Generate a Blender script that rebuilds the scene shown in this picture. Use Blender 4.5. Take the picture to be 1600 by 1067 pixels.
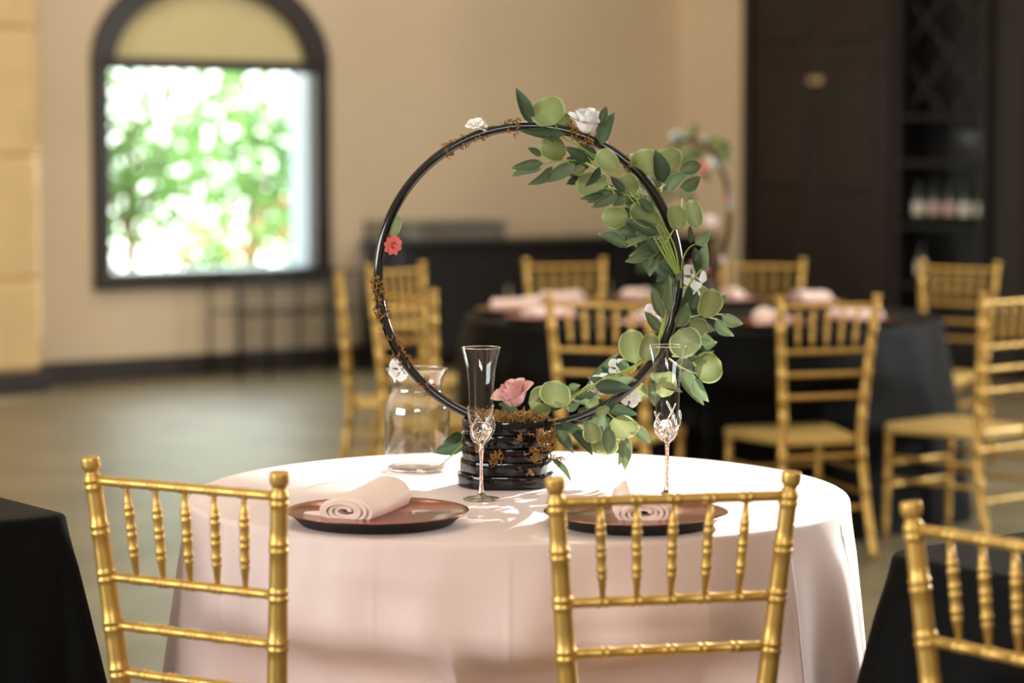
import bpy, math, random
from mathutils import Vector, Matrix
random.seed(7)
C = bpy.context.scene.collection
for o in list(bpy.data.objects): bpy.data.objects.remove(o)
S = bpy.context.scene
PI = math.pi

# ---------------------------------------------------------------- camera
CAMZ, FPX, HOR = 1.40, 3778.0, 238.0
PITCH = math.atan((533.5-HOR)/FPX)
cd = bpy.data.cameras.new('camera'); cam = bpy.data.objects.new('camera', cd); C.objects.link(cam)
cd.sensor_width = 36; cd.lens = FPX/1600*36
cam.location = (0,0,CAMZ); cam.rotation_euler = (PI/2-PITCH,0,0)
cd.dof.use_dof = True; cd.dof.focus_distance = 4.37; cd.dof.aperture_fstop = 2.25; cd.dof.aperture_blades = 0
cd.clip_end = 200
S.camera = cam
# ---------------------------------------------------------------- colour management, world, sun, window and fill light
S.view_settings.view_transform = 'Standard'; S.view_settings.look = 'None'
S.view_settings.gamma = 1; S.view_settings.use_curve_mapping = False
S.view_settings.exposure = 0.0
# room axes: U runs along the window wall, V runs from it into the hall (along the wall with the wooden doors)
U = Vector((.793,.610,0)).normalized(); V = Vector((.610,-.793,0)).normalized(); Z = Vector((0,0,1))
C0 = Vector((1.21,17.63,0))
ROOM_U, ROOM_V, ROOM_H = 18.5, 16.0, 6.6
def room(u, v, z=0): return C0 + U*u + V*v + Z*z
SUN_EL = math.radians(25)
SUN_DIR = Vector((.5,.866,0)).normalized()*math.cos(SUN_EL) + Z*math.sin(SUN_EL)
SUN_E, SKY_E, SOUTH_E, WEST_E, EAST_E, CEIL_FILL_E = 16.0, 7.0, 165.0, 440.0, 430.0, 68.0
w = bpy.data.worlds.new('sky'); S.world = w; w.use_nodes = True
bg = w.node_tree.nodes['Background']; bg.inputs[0].default_value = (.93,1.0,.93,1); bg.inputs[1].default_value = SKY_E
sl = bpy.data.lights.new('sun','SUN'); sl.energy = SUN_E; sl.angle = math.radians(.6); sl.color = (1,.97,.92)
so = bpy.data.objects.new('sun', sl); C.objects.link(so); so.rotation_euler = SUN_DIR.to_track_quat('Z','Y').to_euler(); so.location = (20,15,12)
def area(name, pos, facing, sx, sy, e, col=(1,1,1)):
    l = bpy.data.lights.new(name,'AREA'); l.shape='RECTANGLE'; l.size=sx; l.size_y=sy; l.energy=e; l.color=col
    o = bpy.data.objects.new(name,l); C.objects.link(o); o.location = pos
    o.rotation_euler = (-facing).to_track_quat('Z','Y').to_euler(); return o
# lamps in openings outside the frame; west and east windows are added for fill
area('daylight_south', room(-13.6, ROOM_V+.05, 3.0), -V, 4.2, .75, SOUTH_E, (.93,.97,1))
area('fill_west', room(-ROOM_U-.05, 8.0, 2.3), U, 6.5, 2.2, WEST_E, (.90,.96,1))
area('fill_east', room(.05, 9.6, 2.6), -U, 2.2, 1.8, EAST_E, (.90,.96,1))

# ---------------------------------------------------------------- helpers
def px(x, y, D):
    """point seen at pixel (x, y) of the 1600 x 1067 frame at depth D along world Y"""
    dx, dy = (x-800)/FPX, (533.5-y)/FPX
    d = Vector((dx, math.cos(PITCH)+dy*math.sin(PITCH), -math.sin(PITCH)+dy*math.cos(PITCH)))
    return Vector((0,0,CAMZ)) + d*(D/d.y)

class MB:
    def __init__(s): s.v=[]; s.f=[]; s.attr={}
    def add(s, vs, fs):
        n=len(s.v); s.v += [tuple(v) for v in vs]; s.f += [tuple(i+n for i in f) for f in fs]; return s
    def box(s, c, sx, sy, sz, ax=None, bev=0.0):
        """box centred at c, axes ax=(X,Y,Z), chamfered edges"""
        X,Y,W = ax or (Vector((1,0,0)),Vector((0,1,0)),Z)
        c=Vector(c); b=min(bev, sx*.45, sy*.45, sz*.45)
        if b<=0:
            vs=[c+X*(i*sx/2)+Y*(j*sy/2)+W*(k*sz/2) for k in(-1,1) for j in(-1,1) for i in(-1,1)]
            return s.add(vs,[(0,2,3,1),(4,5,7,6),(0,1,5,4),(2,6,7,3),(0,4,6,2),(1,3,7,5)])
        vs=[];
        prof=[(-sz/2,b),(-sz/2+b,0),(sz/2-b,0),(sz/2,b)]
        for z,ins in prof:
            hx,hy=sx/2-ins,sy/2-ins; cb=b
            for (x,y) in ((hx-cb,-hy),(hx,-hy+cb),(hx,hy-cb),(hx-cb,hy),(-hx+cb,hy),(-hx,hy-cb),(-hx,-hy+cb),(-hx+cb,-hy)):
                vs.append(c+X*x+Y*y+W*z)
        fs=[]
        for r in range(3):
            for i in range(8): fs.append((r*8+i, r*8+(i+1)%8, (r+1)*8+(i+1)%8, (r+1)*8+i))
        fs.append(tuple(reversed(range(8)))); fs.append(tuple(range(24,32)))
        return s.add(vs,fs)
    def tube(s, pts, rad, seg=8, caps=True):
        pts=[Vector(p) for p in pts]; n=len(pts); vs=[]; fs=[]
        rf = rad if callable(rad) else (lambda i: rad[i] if isinstance(rad,(list,tuple)) else rad)
        up=None
        for i,p in enumerate(pts):
            t=(pts[min(i+1,n-1)]-pts[max(i-1,0)])
            if t.length<1e-9: t=Vector((0,0,1))
            t.normalize()
            if up is None: up = Vector((0,0,1)) if abs(t.z)<.9 else Vector((0,1,0))
            a=(up-t*up.dot(t)).normalized(); b=t.cross(a); up=a
            for k in range(seg):
                q=2*PI*k/seg; vs.append(p+(a*math.cos(q)+b*math.sin(q))*rf(i))
        for i in range(n-1):
            for k in range(seg): fs.append((i*seg+k, i*seg+(k+1)%seg, (i+1)*seg+(k+1)%seg, (i+1)*seg+k))
        if caps: fs.append(tuple(reversed(range(seg)))); fs.append(tuple(range((n-1)*seg,n*seg)))
        return s.add(vs,fs)
    def lathe(s, prof, seg=32, c=(0,0,0), rfun=None, open_top=False):
        c=Vector(c); vs=[]; fs=[]; n=len(prof)
        for i,(r,z) in enumerate(prof):
            for k in range(seg):
                q=2*PI*k/seg; rr=r*(rfun(q,i) if rfun else 1)
                vs.append(c+Vector((rr*math.cos(q), rr*math.sin(q), z)))
        for i in range(n-1):
            for k in range(seg): fs.append((i*seg+k, i*seg+(k+1)%seg, (i+1)*seg+(k+1)%seg, (i+1)*seg+k))
        if prof[0][0]>1e-6: fs.append(tuple(reversed(range(seg))))
        if prof[-1][0]>1e-6 and not open_top: fs.append(tuple(range((n-1)*seg,n*seg)))
        return s.add(vs,fs)
    def mesh(s, name, mat, smooth=True, sharp=None):
        m=bpy.data.meshes.new(name); m.from_pydata(s.v,[],s.f); m.update()
        if mat: m.materials.append(mat)
        if smooth: m.polygons.foreach_set('use_smooth',[True]*len(m.polygons))
        if smooth and sharp: m.set_sharp_from_angle(angle=math.radians(sharp))
        for k,vals in s.attr.items():
            a=m.attributes.new(k,'FLOAT','POINT'); a.data.foreach_set('value',vals)
        return m
    def build(s, name, mat, parent=None, smooth=True, sharp=None):
        return link(name, s.mesh(name,mat,smooth,sharp), parent)
def link(name, data, parent=None):
    o=bpy.data.objects.new(name,data); C.objects.link(o)
    if parent: o.parent=parent
    return o
def tag(o, label=None, cat=None, group=None, kind=None):
    if label: o['label']=label
    if cat: o['category']=cat
    if group: o['group']=group
    if kind: o['kind']=kind
    return o
def empty(name, loc, rz=0, label=None, cat=None, group=None):
    o=bpy.data.objects.new(name,None); C.objects.link(o); o.location=loc; o.rotation_euler=(0,0,rz); o.empty_display_size=.05
    return tag(o,label,cat,group)
def kids(o): return KIDS.get(o.name,[])
def copy_tree(o, parent=None):
    c=o.copy(); C.objects.link(c)
    if parent: c.parent=parent
    for ch in [x for x in list(o.children)]: copy_tree(ch,c)
    return c
def pathsmooth(pts, n=6):
    P=[Vector(p) for p in pts]; out=[]
    for i in range(len(P)-1):
        p0,p1,p2,p3=P[max(i-1,0)],P[i],P[i+1],P[min(i+2,len(P)-1)]
        for k in range(n):
            t=k/n; out.append(.5*((2*p1)+(p2-p0)*t+(2*p0-5*p1+4*p2-p3)*t*t+(3*p1-p0-3*p2+p3)*t**3))
    out.append(P[-1]); return out
def rot_to_facing(f): return math.atan2(-f.x, f.y)      # local +Y turned to f
def lerp(a,b,t): return a+(b-a)*t

# ---------------------------------------------------------------- materials
def mat(name, col, rough=.5, metal=0.0, spec=.5, noise=None, bump=None, trans=0, ior=1.45, sheen=0, coat=0, emit=None):
    m=bpy.data.materials.new(name); m.use_nodes=True; nt=m.node_tree; b=nt.nodes['Principled BSDF']
    b.inputs['Base Color'].default_value=(*col,1); b.inputs['Roughness'].default_value=rough; b.inputs['Metallic'].default_value=metal
    b.inputs['Specular IOR Level'].default_value=spec; b.inputs['IOR'].default_value=ior
    b.inputs['Transmission Weight'].default_value=trans; b.inputs['Sheen Weight'].default_value=sheen; b.inputs['Coat Weight'].default_value=coat
    tc=nt.nodes.new('ShaderNodeTexCoord')
    if noise:
        sc,amt=noise[0],noise[1]; st=noise[2] if len(noise)>2 else (1,1,1)
        mp=nt.nodes.new('ShaderNodeMapping'); mp.inputs['Scale'].default_value=st; nt.links.new(tc.outputs['Object'],mp.inputs[0])
        n=nt.nodes.new('ShaderNodeTexNoise'); n.inputs['Scale'].default_value=sc; n.inputs['Detail'].default_value=5; nt.links.new(mp.outputs[0],n.inputs[0])
        r=nt.nodes.new('ShaderNodeValToRGB'); r.color_ramp.elements[0].position=.3; r.color_ramp.elements[1].position=.7
        r.color_ramp.elements[0].color=(*[c*(1-amt) for c in col],1); r.color_ramp.elements[1].color=(*[min(1,c*(1+amt)) for c in col],1)
        nt.links.new(n.outputs['Fac'],r.inputs[0]); nt.links.new(r.outputs[0],b.inputs['Base Color'])
    if bump:
        n=nt.nodes.new('ShaderNodeTexNoise'); n.inputs['Scale'].default_value=bump[0]; n.inputs['Detail'].default_value=4; nt.links.new(tc.outputs['Object'],n.inputs[0])
        bp=nt.nodes.new('ShaderNodeBump'); bp.inputs['Strength'].default_value=bump[1]; bp.inputs['Distance'].default_value=bump[2] if len(bump)>2 else .005
        nt.links.new(n.outputs['Fac'],bp.inputs['Height']); nt.links.new(bp.outputs[0],b.inputs['Normal'])
    return m
M={}
M['wall']=mat('tan_plaster',(.66,.525,.36),.75,noise=(1.5,.04),bump=(30,.12))
M['wall_b']=mat('tan_plaster_side',(.66,.51,.33),.75,noise=(1.5,.04),bump=(30,.12))
M['ceiling']=mat('ceiling_paint',(.75,.68,.56),.85,bump=(20,.1))
M['block']=mat('honey_stone',(.66,.46,.22),.7,noise=(4,.07),bump=(25,.2))
M['dark_trim']=mat('dark_stained_trim',(.022,.012,.008),.45,noise=(6,.3,(1,1,.2)))
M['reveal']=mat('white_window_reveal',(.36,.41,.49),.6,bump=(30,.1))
M['shade']=mat('woven_arch_panel',(.66,.56,.30),.8,noise=(60,.12),bump=(120,.2))
M['floor']=mat('polished_floor',(.17,.142,.085),.40,0,.6,noise=(2.2,.3,(1,1,1)),bump=(6,.02))
M['dark_wood']=mat('dark_walnut',(.015,.0075,.004),.5,noise=(5,.35,(3,3,.35)),bump=(40,.1))
M['rack_wood']=mat('blackened_wood',(.006,.0042,.0042),.5,noise=(5,.3))
M['pilaster']=mat('charcoal_brown_paint',(.013,.009,.007),.6,noise=(3,.15))
M['brass']=mat('aged_brass',(.75,.6,.38),.3,1.0)
M['grey_box']=mat('grey_plastic',(.16,.14,.12),.6,noise=(6,.1))
M['black_metal']=mat('black_powder_coat',(.012,.012,.013),.45,.3)
M['gold']=mat('gold_paint',(.57,.35,.095),.37,.70,.5,noise=(9,.10,(1,1,.3)),bump=(160,.03))
M['gold_seat']=mat('gold_seat_paint',(.60,.40,.13),.45,.45,.5,noise=(7,.12,(1,.3,1)))
M['pink_cloth']=mat('blush_satin',(.79,.60,.575),.42,0,.4,bump=(9,.10,.01),sheen=.15)
M['napkin']=mat('blush_napkin',(.84,.63,.56),.6,0,.3,bump=(60,.12),sheen=.2)
M['black_cloth']=mat('black_polyester',(.0018,.0018,.0019),.62,0,.12,bump=(12,.15,.01),sheen=.0)
M['table_wood']=mat('plywood_table',(.45,.33,.2),.6,noise=(8,.15,(1,4,1)))
M['copper']=mat('rose_gold_charger',(.46,.165,.105),.19,.95,.5,noise=(30,.06))
M['plate_under']=mat('black_plate_underside',(.01,.008,.008),.5)
M['hoop']=mat('black_gloss_lacquer',(.004,.004,.0045),.12,0,.6,coat=.3)
M['slab']=mat('black_gloss_slab',(.0025,.0025,.003),.08,0,.4,coat=.1,bump=(14,.25,.01))
M['moss']=mat('dried_moss',(.30,.145,.032),.85,noise=(80,.4))
M['stem']=mat('fresh_stem',(.25,.33,.05),.45,noise=(40,.2))
M['stem_pale']=mat('pale_stem',(.62,.62,.30),.5)
M['rose_white']=mat('white_silk_petal',(.86,.84,.84),.6,sheen=.2)
M['rose_pink']=mat('pink_silk_petal',(.80,.44,.42),.6,sheen=.2)
M['coral']=mat('coral_silk_petal',(.85,.20,.19),.6,sheen=.2)
M['pale_pink']=mat('pale_pink_petal',(.82,.66,.70),.6)
M['pewter']=mat('pewter_filigree',(.40,.36,.28),.3,1.0,noise=(120,.6),bump=(180,.8,.004))
M['rose_stem']=mat('rose_gold_stem',(.66,.50,.42),.22,1.0,noise=(60,.35),bump=(120,.5,.003))
M['crystal']=mat('sculpted_crystal',(1,.95,.93),.02,0,.5,trans=1,ior=1.5)
M['bottle']=mat('wine_bottle_glass',(.006,.010,.006),.1,0,.6)
M['label_w']=mat('cream_paper_label',(.75,.70,.58),.7)
M['label_p']=mat('pink_paper_label',(.62,.42,.38),.7)
M['bark']=mat('tree_bark',(.12,.08,.05),.9,noise=(8,.3))
M['ground']=mat('pale_terrace',(.62,.62,.58),.9,noise=(3,.1))
M['red_petal']=mat('red_flower',(.70,.06,.07),.6)
def thin_glass(name, tint, edge, base=.035, pw=4.0):
    """thin-walled glass: clear film, Schlick reflection towards grazing"""
    m=bpy.data.materials.new(name); m.use_nodes=True; nt=m.node_tree; nt.nodes.clear()
    out=nt.nodes.new('ShaderNodeOutputMaterial'); tr=nt.nodes.new('ShaderNodeBsdfTransparent')
    gg=nt.nodes.new('ShaderNodeBsdfGlossy'); gg.inputs['Roughness'].default_value=.03
    lw=nt.nodes.new('ShaderNodeLayerWeight'); lw.inputs['Blend'].default_value=.5
    p5=nt.nodes.new('ShaderNodeMath'); p5.operation='POWER'; p5.inputs[1].default_value=pw; nt.links.new(lw.outputs['Facing'],p5.inputs[0])
    ma=nt.nodes.new('ShaderNodeMath'); ma.operation='MULTIPLY_ADD'; ma.inputs[1].default_value=.85; ma.inputs[2].default_value=base; nt.links.new(p5.outputs[0],ma.inputs[0])
    mc=nt.nodes.new('ShaderNodeMix'); mc.data_type='RGBA'; mc.inputs[6].default_value=(*tint,1); mc.inputs[7].default_value=(*edge,1); nt.links.new(p5.outputs[0],mc.inputs[0]); nt.links.new(mc.outputs[2],tr.inputs[0])
    m2=nt.nodes.new('ShaderNodeMixShader'); nt.links.new(ma.outputs[0],m2.inputs[0]); nt.links.new(tr.outputs[0],m2.inputs[1]); nt.links.new(gg.outputs[0],m2.inputs[2])
    nt.links.new(m2.outputs[0],out.inputs[0]); return m
M['glass']=thin_glass('clear_thin_glass',(.985,.99,.99),(.80,.84,.86),.05)
M['vase_glass']=thin_glass('vase_thick_glass',(.95,.965,.965),(.62,.68,.70),.09,2.3)
M['pane']=thin_glass('window_pane',(.97,.985,.98),(.9,.93,.92))
def leafmat(name, col, pale, back, tw=.45, rough=.5):
    m=bpy.data.materials.new(name); m.use_nodes=True; nt=m.node_tree; b=nt.nodes['Principled BSDF']; out=nt.nodes['Material Output']
    at=nt.nodes.new('ShaderNodeAttribute'); at.attribute_name='edge'
    oi=nt.nodes.new('ShaderNodeObjectInfo'); tc=nt.nodes.new('ShaderNodeTexCoord')
    n=nt.nodes.new('ShaderNodeTexNoise'); n.inputs['Scale'].default_value=5; nt.links.new(tc.outputs['Object'],n.inputs[0])
    r=nt.nodes.new('ShaderNodeValToRGB'); r.color_ramp.elements[0].color=(*[c*.72 for c in col],1); r.color_ramp.elements[1].color=(*[c*1.3 for c in back],1)
    ad=nt.nodes.new('ShaderNodeMath'); ad.operation='MULTIPLY_ADD'; ad.inputs[1].default_value=.75; nt.links.new(oi.outputs['Random'],ad.inputs[0])
    sc=nt.nodes.new('ShaderNodeMath'); sc.operation='MULTIPLY'; sc.inputs[1].default_value=.3; nt.links.new(n.outputs['Fac'],sc.inputs[0]); nt.links.new(sc.outputs[0],ad.inputs[2])
    nt.links.new(ad.outputs[0],r.inputs[0])
    mx=nt.nodes.new('ShaderNodeMix'); mx.data_type='RGBA'; nt.links.new(at.outputs['Fac'],mx.inputs[0]); nt.links.new(r.outputs[0],mx.inputs[6]); mx.inputs[7].default_value=(*pale,1)
    nt.links.new(mx.outputs[2],b.inputs['Base Color']); b.inputs['Roughness'].default_value=rough; b.inputs['Specular IOR Level'].default_value=.35
    t=nt.nodes.new('ShaderNodeBsdfTranslucent'); nt.links.new(mx.outputs[2],t.inputs[0])
    ms=nt.nodes.new('ShaderNodeMixShader'); ms.inputs[0].default_value=tw; nt.links.new(b.outputs[0],ms.inputs[1]); nt.links.new(t.outputs[0],ms.inputs[2]); nt.links.new(ms.outputs[0],out.inputs[0])
    return m
M['leaf_round']=leafmat('eucalyptus_round_leaf',(.115,.155,.046),(.44,.50,.25),(.175,.215,.07),.30)
M['leaf_lance']=leafmat('eucalyptus_lance_leaf',(.050,.088,.036),(.24,.32,.17),(.095,.135,.068),.35)
M['leaf_dark']=leafmat('eucalyptus_dark_leaf',(.022,.045,.020),(.10,.15,.08),(.035,.062,.030),.25)
M['leaf_out']=leafmat('garden_leaf',(.075,.19,.045),(.14,.28,.08),(.15,.30,.085),.5)

# ---------------------------------------------------------------- the room
def quadwall(name, a, b, z0, z1, m, thick, nrm, holes=()):
    """wall from a to b with rectangular holes (s0,s1,z0,z1); outer side away from nrm"""
    d=(b-a); L=d.length; d.normalize(); mb=MB()
    ss=sorted({0,L,*[h[0] for h in holes],*[h[1] for h in holes]}); zs=sorted({z0,z1,*[h[2] for h in holes],*[h[3] for h in holes]})
    for i in range(len(ss)-1):
        for j in range(len(zs)-1):
            sm,zm=(ss[i]+ss[i+1])/2,(zs[j]+zs[j+1])/2
            if any(h[0]<sm<h[1] and h[2]<zm<h[3] for h in holes): continue
            mb.box(a+d*sm+Z*zm-nrm*(thick/2), ss[i+1]-ss[i], thick, zs[j+1]-zs[j], (d,nrm,Z))
    o=mb.build(name,m,smooth=False); tag(o,kind='structure'); return o
fl=MB().box(room(-ROOM_U/2,ROOM_V/2,-.05),ROOM_U+.6,ROOM_V+.6,.10,(U,V,Z)).build('floor',M['floor'],smooth=False)
tag(fl,'polished brown floor catching the daylight','floor',kind='structure')
ce=MB().box(room(-ROOM_U/2,ROOM_V/2,ROOM_H+.06),ROOM_U+.6,ROOM_V+.6,.12,(U,V,Z)).build('ceiling',M['ceiling'],smooth=False); tag(ce,kind='structure')

# window wall with an arched opening (t measured from P1 along U)
P1=Vector((-2.53,14.75,0)); TH=.30
def wa(t,z=0,n=0): return P1+U*t+Z*z+V*n            # n: into the room
t0,t1,zs0,zsp,rise = .0,1.655,.59,1.945,.60
tl=-(ROOM_U-((C0-P1).dot(U))); tr=(C0-P1).dot(U)
NA=28
arch=[(lerp(t0,t1,.5)-(t1-t0)/2*math.cos(PI*i/NA), zsp+rise*math.sin(PI*i/NA)) for i in range(NA+1)]
mb=MB()
def strip2(mb, A, B):
    """extruded strip between two poly-lines (t,z): front, back faces and the rim along A and B"""
    n=len(A); vs=[wa(t,z,0) for t,z in A]+[wa(t,z,0) for t,z in B]+[wa(t,z,-TH) for t,z in A]+[wa(t,z,-TH) for t,z in B]; fs=[]
    for i in range(n-1):
        fs += [(i,i+1,n+i+1,n+i),(2*n+i+1,2*n+i,3*n+i,3*n+i+1),(i+1,i,2*n+i,2*n+i+1),(n+i,n+i+1,3*n+i+1,3*n+i)]
    fs += [(0,n,3*n,2*n),(n-1,3*n-1,4*n-1,2*n-1)]
    mb.add(vs,fs)
strip2(mb,arch,[(t,ROOM_H) for t,z in arch])
strip2(mb,[(tl,0),(t0,0)],[(tl,ROOM_H),(t0,ROOM_H)]); strip2(mb,[(t1,0),(tr+.3,0)],[(t1,ROOM_H),(tr+.3,ROOM_H)]); strip2(mb,[(t0,0),(t1,0)],[(t0,zs0),(t1,zs0)])
wl=mb.build('wall_window',M['wall'],smooth=False); tag(wl,'tan plaster wall around the arched window','wall',kind='structure')
# the window: dark frame, transom bar, woven arch panel, pale reveal, pane
win=empty('window_1',wa((t0+t1)/2,zs0,-.15)); tag(win,'tall arched window with dark frame looking onto a green garden','window',kind='structure')
WO=win.location.copy()
def wloc(mb): mb.v=[tuple(Vector(v)-WO) for v in mb.v]; return mb
def ring(outline_out, outline_in, n0, n1):
    mb=MB(); n=len(outline_out); vs=[wa(t,z,n1) for t,z in outline_out]+[wa(t,z,n1) for t,z in outline_in]+[wa(t,z,n0) for t,z in outline_out]+[wa(t,z,n0) for t,z in outline_in]; fs=[]
    for i in range(n-1):
        fs += [(i,i+1,n+i+1,n+i),(2*n+i+1,2*n+i,3*n+i,3*n+i+1),(i+1,i,2*n+i,2*n+i+1),(n+i,n+i+1,3*n+i+1,3*n+i)]
    fs += [(0,n,3*n,2*n),(n-1,3*n-1,4*n-1,2*n-1)]
    mb.add(vs,fs); return wloc(mb)
fw=.085
def arcline(off, top=True):
    a=(t1-t0)/2-off; c=(t0+t1)/2
    return [(c-a*math.cos(PI*i/NA), zsp+(rise-off)*math.sin(PI*i/NA)) for i in range(NA+1)]
ring(arcline(-.03),arcline(fw+.04),-.06,.03).build('arch_frame',M['dark_trim'],win,False)
for a,b in ((t0-.03,t0+fw),(t1-fw,t1+.03)):
    wloc(MB().box(wa((a+b)/2,(zs0+zsp)/2,-.015),b-a,.09,zsp-zs0+.02,(U,V,Z),.006)).build('jamb_frame',M['dark_trim'],win,False)
wloc(MB().box(wa((t0+t1)/2,zs0+.02,-.005),t1-t0+.06,.13,.10,(U,V,Z),.01)).build('sill_frame',M['dark_trim'],win,False)
wloc(MB().box(wa((t0+t1)/2,zsp-.005,-.015),t1-t0,.09,.075,(U,V,Z),.006)).build('transom_bar',M['dark_trim'],win,False)
ap=arcline(fw); mbp=MB(); vs=[wa(t,z,-.04) for t,z in ap]+[wa(t,z,-.07) for t,z in ap]; n=len(ap)
mbp.add(vs,[tuple(range(n)),tuple(reversed(range(n,2*n)))]+[(i+1,i,n+i,n+i+1) for i in range(n-1)]+[(0,n-1,2*n-1,n)])
wloc(mbp).build('arch_panel',M['shade'],win,False)
for t in (t0+fw*.5,t1-fw*.5):
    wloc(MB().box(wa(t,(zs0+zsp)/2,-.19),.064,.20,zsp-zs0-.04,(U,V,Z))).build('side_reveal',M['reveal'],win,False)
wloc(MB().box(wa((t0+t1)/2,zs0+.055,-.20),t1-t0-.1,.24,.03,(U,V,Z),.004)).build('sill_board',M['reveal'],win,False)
wloc(MB().box(wa((t0+t1)/2,(zs0+zsp)/2,-.235),t1-t0-.12,.006,zsp-zs0-.06,(U,V,Z))).build('pane',M['pane'],win,False)
# door wall (along V from the corner), south, west walls with their openings
SUNW=(4.3,6.78,4.3,.765+(9.50/.925)*math.tan(SUN_EL))   # its head cuts the beam across the pink table
eb=quadwall('wall_right',room(0,-.3),room(0,ROOM_V+.3),0,ROOM_H,M['wall_b'],.3,-U,[(SUNW[0]+.3,SUNW[1]+.3,SUNW[2],SUNW[3]),(8.8,11.0,1.7,3.5)])
so_=quadwall('wall_back',room(-ROOM_U,ROOM_V),room(0,ROOM_V),0,ROOM_H,M['wall'],.3,-V,[(ROOM_U-13.6-2.1,ROOM_U-13.6+2.1,2.62,3.38)])
we=quadwall('wall_left',room(-ROOM_U,-.3),room(-ROOM_U,ROOM_V+.3),0,ROOM_H,M['wall'],.3,U,[(8.3-3.25,8.3+3.25,1.2,3.4)])
def wframe(name, c, du, nrm, wd, ht, mull):
    r=empty(name,c); tag(r,kind='structure'); ax=(du,nrm,Z)
    for s in (-1,1):
        MB().box(du*(s*(wd/2-.03)),.06,.1,ht,ax).build('jamb_frame',M['dark_trim'],r,False)
        MB().box(Z*(s*(ht/2-.03)),wd-.12,.1,.06,ax).build('sash_rail',M['dark_trim'],r,False)
    for k in range(1,mull): MB().box(du*(-wd/2+wd*k/mull),.045,.08,ht-.12,ax).build('mullion',M['dark_trim'],r,False)
wframe('window_2',room(.15,(SUNW[0]+SUNW[1])/2,(SUNW[2]+SUNW[3])/2),V,U,SUNW[1]-SUNW[0],SUNW[3]-SUNW[2],1)
wframe('fill_window_3',room(.15,9.6,2.6),V,U,2.2,1.8,2)  # unseen window, added to carry the east fill lamp
wframe('window_4',room(-13.6,ROOM_V+.15,3.0),U,V,4.2,.76,3)
wframe('fill_window_5',room(-ROOM_U-.15,8.0,2.3),V,U,6.5,2.2,4)  # unseen window, added to carry the west ambient fill
def v_at(x, u):
    k=(x-800)/FPX; p=C0+U*u; return (k*p.y-p.x)/(V.x-k*V.y)
DV0,DV1=v_at(1163,-.06),v_at(1391,-.06)
RV0,RV1=v_at(1397,-.29),v_at(1538,-.29)
PV0,PV1=v_at(1541,-.24),v_at(1593,-.24)
# baseboards
def bb(name,a,b,nrm):
    d=(b-a); L=d.length; d.normalize()
    o=MB().box((a+b)/2+nrm*.012+Z*.068,L,.024,.136,(d,nrm,Z),.006).build(name,M['dark_trim'],smooth=False); tag(o,kind='structure')
bb('baseboard_window',wa(-.55),wa(tr-.02),V)
bb('baseboard_right',room(0,PV1+.05),room(0,ROOM_V),-U)
# unseen ceiling panels, added as fill to brighten the far walls
for u_,v_ in ((-7.5,3.2),(-3.6,3.2),(-3.6,7.6),(-8.0,7.4)):
    c=room(u_,v_,ROOM_H-.03); r=empty('fill_panel_3',c); tag(r,kind='structure')
    for s_ in (-1,1):
        MB().box(U*(s_*.63),.06,1.32,.05,(U,V,Z)).build('fill_panel_frame',M['reveal'],r,False); MB().box(V*(s_*.63),1.2,.06,.05,(U,V,Z)).build('fill_panel_frame',M['reveal'],r,False)
    area('ceiling_fill',c-Z*.01,-Z,1.18,1.18,CEIL_FILL_E,(1,.90,.74))
# honey stone pillar at the left, coursed blocks with recessed joints
pil=empty('trim_1',wa(-1.05,0,.17)); tag(pil,'honey coloured block pillar at the left edge','pillar',kind='structure')
MB().box(Z*(ROOM_H/2),.94,.28,ROOM_H,(U,V,Z)).build('core',M['block'],pil,False)
MB().box(Z*.06,1.06,.40,.12,(U,V,Z),.01).build('plinth',M['dark_trim'],pil,False)
zj=[.122,.655,1.375,2.115,2.85,3.58,4.3,5.03,5.76,ROOM_H]
blk=[]
for i in range(len(zj)-1):
    MB().box(Z*((zj[i]+zj[i+1])/2),1.0,.34,zj[i+1]-zj[i]-.02,(U,V,Z),.015).build('block',M['block'],pil,False)

# dark wooden double door, wine rack and charcoal pilaster on the door wall
DVM=(DV0+DV1)/2
dr=empty('door_1',room(-.03,DVM)); tag(dr,'dark walnut double door with panelled leaves','door',kind='structure')
DO=dr.location.copy()
def rbox(parent,name,u,v,z,su,sv,sz,m,bev=.008,O=None):
    o=MB().box(room(u,v,z)-(O or parent.location),su,sv,sz,(U,V,Z),bev).build(name,m,parent,False); return o
DH=3.3
rbox(dr,'door_frame',-.05,DV0+.03,DH/2,.10,.06,DH,M['dark_wood']); rbox(dr,'door_frame',-.05,DV1-.03,DH/2,.10,.06,DH,M['dark_wood'])
rbox(dr,'door_head',-.05,DVM,DH+.05,.10,DV1-DV0,.10,M['dark_wood'])
for k,(va,vb) in enumerate(((DV0+.06,DVM-.005),(DVM+.005,DV1-.06))):
    lf=rbox(dr,'door_leaf',-.03,(va+vb)/2,DH/2,.05,vb-va,DH-.02,M['dark_wood'])
    for (za,zb) in ((.2,1.0),(1.15,2.0),(2.15,3.1)):
        rbox(lf,'door_panel',-.062,(va+vb)/2,(za+zb)/2,.02,vb-va-.22,zb-za,M['dark_wood'],.012,DO)
rbox(dr,'door_latch',-.072,DVM,1.885,.03,.12,.045,M['brass'],.006)
RVM=(RV0+RV1)/2; RW=RV1-RV0
rk=empty('wine_rack',room(-.16,RVM),0,'dark wooden wine rack with diagonal lattice beside the walnut door','wine rack')
RO=rk.location.copy(); RH=3.4
rbox(rk,'back_panel',-.02,RVM,RH/2,.02,RW,RH,M['rack_wood'],.003)
for v in (RV0+.02,RV1-.02): rbox(rk,'side_panel',-.165,v,RH/2,.27,.04,RH,M['rack_wood'],.005)
for z in (.03,.55,.93,1.33,1.62,RH-.03): rbox(rk,'shelf',-.165,RVM,z,.265,RW-.08,.03,M['rack_wood'],.005)
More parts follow.
